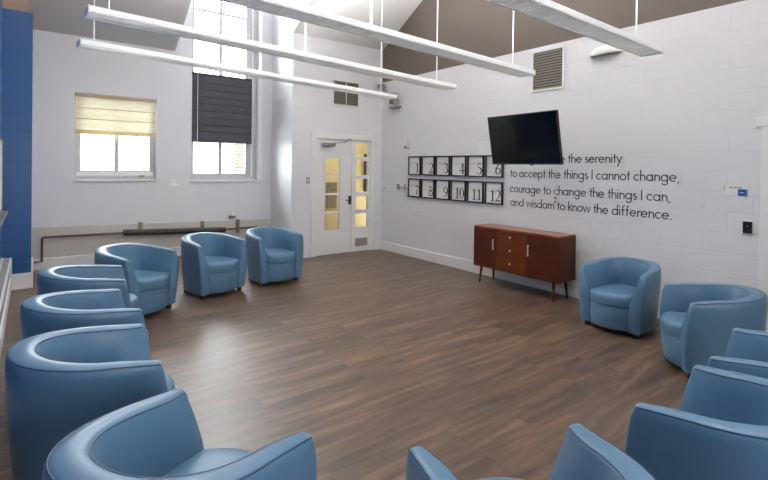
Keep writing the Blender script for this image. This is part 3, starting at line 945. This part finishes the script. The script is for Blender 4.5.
# ------------------------------------------------------------------ pendant lights
PL = [
    ((0.355, 5.38, 2.73), (4.497, 5.75, 2.67), 'long white pendant light nearest the window wall, hanging lowest in view'),
    ((0.326, 4.221, 2.73), (4.53, 4.522, 2.67), 'long white pendant light second from the window wall'),
    ((0.33, 3.097, 2.73), (4.54, 3.30, 2.67), 'long white pendant light third from the window wall, ending near the wall grille'),
    ((0.33, 1.95, 2.73), (4.56, 1.965, 2.67), 'long white pendant light nearest the camera, ending beside the half round sconce'),
]
for (A, Bp, lab), power in zip(PL, (54, 74, 112, 125)):
    A, Bp = Vector(A), Vector(Bp)
    c = (A + Bp) / 2; dv = Bp - A; Ln = dv.length / 2
    rz = math.atan2(dv.y, dv.x); ry = -math.asin(dv.z / dv.length)
    t = thing('pendant_light', lab, 'pendant light', c, (0, ry, rz), 'linear pendant lights')
    bm = new()
    prism(bm, [(-Ln, -0.095, 0.055), (-Ln, -0.095, 0.0), (-Ln, -0.080, 0.0), (-Ln, -0.080, 0.043), (-Ln, 0.080, 0.043), (-Ln, 0.080, 0.0), (-Ln, 0.095, 0.0), (-Ln, 0.095, 0.055)], (2 * Ln, 0, 0))
    obj('housing', bm, 'light_white', t)
    bm = new()
    box(bm, -Ln + 0.01, Ln - 0.01, -0.079, 0.079, 0.010, 0.016)
    n = int(2 * Ln / 0.07)
    for i in range(n):
        x = -Ln + 0.04 + i * 0.07
        box(bm, x - 0.002, x + 0.002, -0.079, 0.079, 0.006, 0.010)
    obj('louver', bm, 'louver', t)
    for s in (-1, 1):
        bm = new(); box(bm, -Ln + 0.008, Ln - 0.008, s * 0.0965 - 0.002, s * 0.0965 + 0.002, 0.010, 0.050)
        obj('side_lens', bm, 'side_lens', t)
    for s in (-1, 1):
        bm = new(); box(bm, s * Ln - 0.006, s * Ln + 0.006, -0.098, 0.098, -0.003, 0.058, 0.003)
        obj('end_cap', bm, 'light_white', t)
    bm = new(); box(bm, -Ln + 0.05, Ln - 0.05, -0.02, 0.02, 0.055, 0.066)
    obj('lamp', bm, 'lamp', t)
    m4 = Matrix.Translation(c) @ Matrix.Rotation(rz, 4, 'Z') @ Matrix.Rotation(ry, 4, 'Y')
    for wx in (0.47, 2.25, 4.25):
        fx = (wx - c.x)
        p = m4 @ Vector((fx, 0, 0.055))
        top = zr(p.y) if wx > X2 else zl(p.y)
        if p.y < YRIDGE: top = (zr(YRIDGE) if wx > X2 else zl(YRIDGE)) - 0.5 * (YRIDGE - p.y)
        q = m4.inverted() @ Vector((p.x, p.y, top))
        bm = new(); tube(bm, [(fx, 0, 0.05), q], 0.0065, 6); tube(bm, [(fx, 0, 0.055), (fx, 0, 0.075)], 0.018, 8)
        obj('hanging_cord', bm, 'cord', t)
    la = bpy.data.lights.new('uplight', 'AREA'); la.shape = 'RECTANGLE'; la.size = 2 * Ln - 1.2; la.size_y = 0.12; la.spread = math.radians(142)
    la.energy = power; la.color = (1, 0.99, 0.97)
    lo = bpy.data.objects.new('uplight', la); COL.objects.link(lo); lo.parent = t
    lo.location = (0, 0, 0.075); lo.rotation_euler = (PI, 0, 0)

# ------------------------------------------------------------------ things on the walls
def grille(name, label, loc, rot, w, h, nslat, mullions=()):
    t = thing(name, label, 'vent', loc, rot)
    b = new(); f = 0.025
    box(b, -w, w, -0.02, 0, h - f, h, 0.003); box(b, -w, w, -0.02, 0, -h, -h + f, 0.003)
    box(b, -w, -w + f, -0.02, 0, -h + f, h - f, 0.003); box(b, w - f, w, -0.02, 0, -h + f, h - f, 0.003)
    for m_ in mullions:
        box(b, m_ - 0.008, m_ + 0.008, -0.018, 0, -h + f, h - f)
    obj('vent_frame', b, 'white_plastic', t)
    b = new(); box(b, -w + f, w - f, -0.004, 0, -h + f, h - f); obj('vent_backing', b, 'dark_louver', t)
    b = new()
    for i in range(nslat):
        z = -h + f + (2 * h - 2 * f) * (i + 0.5) / nslat
        dz = (2 * h - 2 * f) / nslat * 0.42
        prism(b, [(-w + f, -0.016, z - dz), (-w + f, -0.013, z - dz), (-w + f, -0.005, z + dz * 0.5), (-w + f, -0.008, z + dz * 0.5)], (2 * w - 2 * f, 0, 0))
    obj('vent_slats', b, 'vent_slat', t)
    return t
grille('air_vent', 'square slatted air vent high on the white block wall above the television', (XR, 3.648, 2.925), RW, 0.245, 0.275, 14)
grille('air_vent', 'slatted return vent high above the glazed door', (4.705 * KD, YD, 2.95), (0, 0, 0), 0.29, 0.235, 12, (0.0,))

t = thing('wall_sconce', 'half round white wall light below the taupe upper wall', 'sconce', (XR, 2.872, 2.975), RW)
bm = new()
prof = [(0.0, 0.0), (0.10, 0.0), (0.10, 0.01)]
n = 16
rows = []
for i in range(n + 1):
    a = PI * i / n
    rows.append([bm.verts.new((0.19 * math.cos(a) * k, -0.10 * math.sin(a) * k, z)) for k, z in ((0.94, 0.0), (1.0, 0.012), (0.93, 0.06), (0.6, 0.105), (0.2, 0.12))])
for i in range(n):
    for j in range(4):
        bm.faces.new([rows[i][j], rows[i + 1][j], rows[i + 1][j + 1], rows[i][j + 1]])
obj('lamp_shade', bm, 'white_plastic', t, True)
bm = new()
prism(bm, [(0.17 * math.cos(PI * i / n), -0.09 * math.sin(PI * i / n), -0.004) for i in range(n + 1)], (0, 0, 0.008))
obj('base_plate', bm, 'grey_plastic', t)

t = thing('wall_speaker', 'small grey speaker on a bracket near the room corner below the pendant', 'speaker', (XR, 6.82, 2.85), RW)
bm = new(); box(bm, -0.07, 0.07, -0.16, -0.05, -0.07, 0.13, 0.01); obj('speaker_body', bm, 'grey_plastic', t)
bm = new(); box(bm, -0.06, 0.06, -0.163, -0.158, -0.06, 0.12, 0.004); obj('speaker_grille', bm, 'steel', t)
bm = new(); tube(bm, [(0, -0.06, 0), (0, 0.0, 0)], 0.015, 8); box(bm, -0.12, 0.12, -0.12, 0, -0.145, -0.115, 0.005); obj('bracket', bm, 'grey_plastic', t)
t = thing('security_camera', 'small dark camera in the corner above the door', 'camera', (XR, 7.2, 3.15), RW)
bm = new(); box(bm, -0.06, 0.06, -0.17, -0.05, -0.04, 0.04, 0.01); obj('camera_body', bm, 'grey_plastic', t)
bm = new(); tube(bm, [(0, -0.06, 0), (0, 0.004, 0)], 0.014, 8); obj('bracket', bm, 'grey_plastic', t)
t = thing('coat_hook', 'small white hook on the block wall above the numbered prints', 'hook', (XR, 6.56, 2.02), RW)
bm = new(); box(bm, -0.03, 0.03, -0.012, 0.004, -0.06, 0.10, 0.004); obj('hook_plate', bm, 'white_plastic', t)
bm = new(); tube(bm, [(0, -0.01, -0.03), (0, -0.05, -0.05), (0.03, -0.06, -0.04)], 0.012, 8); box(bm, -0.02, 0.085, -0.04, 0, -0.075, -0.055, 0.004); obj('hook_arm', bm, 'grey_plastic', t)
t = thing('wall_bracket', 'little grey rail bracket left of print number seven', 'bracket', (XR, 6.66, 1.243), RW)
bm = new(); tube(bm, [(-0.13, -0.03, 0), (0.16, -0.03, 0)], 0.008, 8); obj('rail', bm, 'grey_plastic', t)
for s in (-1, 1):
    bm = new(); box(bm, s * 0.10 - 0.012, s * 0.10 + 0.012, -0.04, 0, -0.05, 0.05, 0.003); obj('rail_mount', bm, 'grey_plastic', t)

def switch(label, loc, rot, mat, w=0.045, h=0.065):
    t = thing('light_switch', label, 'switch', loc, rot)
    b = new(); box(b, -w, w, -0.008, 0, -h, h, 0.003); obj('switch_plate', b, mat, t)
    b = new(); box(b, -0.012, 0.012, -0.014, -0.006, -0.025, 0.025, 0.002); obj('switch_toggle', b, 'white_plastic' if mat != 'white_plastic' else 'grey_plastic', t)
switch('grey light switch left of the glazed door', (3.93 * KD, YD, 1.353), (0, 0, 0), 'grey_plastic', 0.032, 0.055)
switch('white light switch in the corner right of the glazed door', (XR, 7.2, 1.2), RW, 'white_plastic')
t = thing('wall_outlet', 'white cover plate on the wall between the two windows', 'outlet', (1.975, YW, 1.21))
bm = new(); box(bm, -0.075, 0.075, -0.01, 0, -0.05, 0.05, 0.003); obj('cover_plate', bm, 'white_plastic', t)
bm = new(); box(bm, -0.055, 0.055, -0.014, -0.008, -0.025, 0.025, 0.003); obj('socket', bm, 'greige', t)
t = thing('wall_outlet', 'grey outlet under the television, among the prayer lettering', 'outlet', (XR, 3.50, 1.205), RW)
bm = new(); box(bm, -0.036, 0.036, -0.012, 0, -0.05, 0.05, 0.004); obj('cover_plate', bm, 'white_plastic', t)
bm = new()
for z in (-0.025, 0.025): box(bm, -0.02, 0.02, -0.016, -0.010, z - 0.015, z + 0.015, 0.003)
obj('socket', bm, 'grey_plastic', t)
bm = new(); tube(bm, [(XR - 0.010, 3.50, 1.22), (XR - 0.008, 3.50, 1.80)], 0.006, 8)
tag(obj('cable_conduit', bm, 'white_plastic'), 'thin white conduit running down the wall below the television', 'conduit')

t = thing('wall_sign', 'small white sign with a blue square on the block wall, above the keypad', 'sign', (XR, 1.557, 1.422), RW)
bm = new(); box(bm, -0.105, 0.105, -0.005, 0, -0.052, 0.052, 0.002); obj('sign_plate', bm, 'white_plastic', t)
bm = new(); box(bm, 0.022, 0.092, -0.009, -0.004, -0.05, 0.014, 0.001); s_ = obj('blue_symbol', bm, 'blue_sign', t)
bm = new(); box(bm, 0.040, 0.066, -0.011, -0.008, -0.022, -0.014); obj('symbol_mark', bm, 'white_plastic', s_)
bm = new(); box(bm, -0.094, -0.086, -0.007, -0.004, 0.0, 0.045)
for a, b in ((-0.05, -0.02), (-0.014, 0.016), (0.022, 0.05)):
    box(bm, a, b, -0.007, -0.004, 0.022, 0.034)
obj('sign_text', bm, 'grey_plastic', t)
t = thing('wall_keypad', 'black square keypad on the block wall beside the door casing', 'keypad', (XR, 1.453, 1.075), RW)
bm = new(); box(bm, -0.046, 0.046, -0.006, 0, -0.068, 0.068, 0.003); obj('back_plate', bm, 'white_plastic', t)
bm = new(); box(bm, -0.036, 0.036, -0.022, -0.005, -0.056, 0.056, 0.004); k_ = obj('keypad_body', bm, 'black_plastic', t)
bm = new(); box(bm, -0.006, 0.008, -0.024, -0.021, 0.008, 0.018); obj('button', bm, 'steel', k_)

# heating run on the window wall
t = thing('heating_pipe', 'thin brown heating pipe running low along the window wall', 'pipe', (0, YW - 0.062, 0))
bm = new()
tube(bm, [(0.03, 0, 0.125), (0.128, 0, 0.125), (0.128, 0, 0.47), (0.14, 0, 0.485), (1.20, 0, 0.475)], 0.016, 8)
obj('pipe_run', bm, 'pipe', t, True)
bm = new(); tube(bm, [(2.84, 0, 0.42), (3.45, 0, 0.425)], 0.016, 8)
obj('pipe_run', bm, 'pipe', t, True)
bm = new()
tube(bm, [(1.195, 0, 0.478), (2.845, 0, 0.415)], 0.048, 12)
for i in range(2):
    x = 1.25 + i * 1.5
    tube(bm, [(x, 0, 0.478 - 0.038 * (x - 1.195)), (x + 0.02, 0, 0.478 - 0.038 * (x - 1.175))], 0.052, 12)
obj('heater_sleeve', bm, 'heater', t, True)
for x, z in ((1.45, 0.47), (2.45, 0.43), (3.09, 0.42)):
    bm = new(); box(bm, x - 0.025, x + 0.025, -0.012, 0.06, z - (0.08 if x > 3 else -0.03), z + 0.16, 0.004)
    obj('pipe_clip', bm, 'brass', t)
t = thing('gas_valve', 'small pale valve box on the window wall above the heating pipe', 'valve', (2.985, YW, 0.66))
bm = new(); box(bm, -0.055, 0.055, -0.06, 0, -0.035, 0.005, 0.004); obj('valve_body', bm, 'pipe', t)
bm = new(); tube(bm, [(0, -0.03, 0.0), (0, -0.03, 0.05), (0, -0.03, 0.09)], [0.05, 0.04, 0.012], 10); obj('valve_cap', bm, 'white_plastic', t, True)

# radiator cover and whiteboard along the blue left wall
t = thing('radiator_cover', 'low white and grey radiator cover along the blue wall', 'radiator cover', (XL, 0, 0))
y0, y1 = -1.2, 7.42
bm = new(); box(bm, 0, 0.085, y0, y1, 0.05, 0.40); obj('cover_body', bm, 'heater_grey', t)
bm = new(); box(bm, 0.085, 0.105, y0, y1, 0.37, 0.41, 0.004); box(bm, 0.085, 0.105, y0, y1, 0.0, 0.16, 0.004); box(bm, 0.0, 0.03, y0, y1, 0.40, 0.42, 0.003); box(bm, 0, 0.11, y1 - 0.01, y1, 0.0, 0.41, 0.004)
obj('cover_rail', bm, 'trim', t)
t = thing('whiteboard', 'pale whiteboard on the blue wall at the left edge', 'whiteboard', (XL, 5.95, 1.45))
bm = new(); box(bm, 0, 0.016, -1.2, 1.2, -0.40, 0.40, 0.002); obj('board_panel', bm, 'white_plastic', t)
bm = new()
box(bm, 0, 0.024, -1.22, 1.22, 0.40, 0.42); box(bm, 0, 0.024, -1.22, 1.22, -0.42, -0.40); box(bm, 0, 0.024, 1.2, 1.22, -0.40, 0.40); box(bm, 0, 0.024, -1.22, -1.2, -0.40, 0.40)
obj('board_frame', bm, 'steel', t)
bm = new(); box(bm, 0.0, 0.075, -1.1, 1.15, -0.455, -0.42, 0.004); obj('marker_tray', bm, 'steel', t)

# ------------------------------------------------------------------ light
wd = bpy.data.worlds.new('daylight'); sc.world = wd; wd.use_nodes = True
bg = wd.node_tree.nodes['Background']
bg.inputs['Color'].default_value = (0.93, 0.97, 1.0, 1)
bg.inputs['Strength'].default_value = 17.0
def portal(x0, x1, z0, z1, y, inward):
    la = bpy.data.lights.new('window_portal', 'AREA'); la.shape = 'RECTANGLE'; la.size = x1 - x0; la.size_y = z1 - z0
    la.cycles.is_portal = True
    o = bpy.data.objects.new('window_portal', la); COL.objects.link(o)
    o.location = ((x0 + x1) / 2, y, (z0 + z1) / 2); o.rotation_euler = (PI / 2 * inward, 0, 0)
for x0, x1, z0, z1 in H: portal(x0, x1, z0, z1, YW + 0.23, -1)
for a, b in HB: portal(a, b, 0.9, 2.6, YB - 0.19, 1)
la = bpy.data.lights.new('corridor_fill', 'AREA'); la.size = 1.0; la.energy = 10; la.color = (1, 0.93, 0.78)  # unseen area light added to brighten the corridor
o = bpy.data.objects.new('corridor_fill', la); COL.objects.link(o); o.location = (4.9, 8.1, 2.58)

# ------------------------------------------------------------------ camera
cam = bpy.data.cameras.new('camera')
cam.sensor_width = 36; cam.sensor_fit = 'HORIZONTAL'
cam.lens = 466.54 / 768 * 36
cam.shift_x = 0; cam.shift_y = (171.19 - 240) / 768
cam.clip_start = 0.02
co = bpy.data.objects.new('camera', cam); COL.objects.link(co)
M = [[0.7981207333162976, 0.6024675980784844, -0.006007355174888495], [-0.6023414296089589, 0.7981012295899614, 0.014806400765459252], [0.013714854257015793, -0.008198816532492213, 0.9998723329406487]]
R = Matrix(((M[0][0], M[0][2], -M[0][1]), (M[1][0], M[1][2], -M[1][1]), (M[2][0], M[2][2], -M[2][1])))
co.matrix_world = Matrix.Translation((0, 0, 1.6)) @ R.to_4x4()
sc.camera = co
vs = sc.view_settings
vs.view_transform = 'Standard'; vs.look = 'None'; vs.gamma = 1.0; vs.use_curve_mapping = False
vs.exposure = 0.42
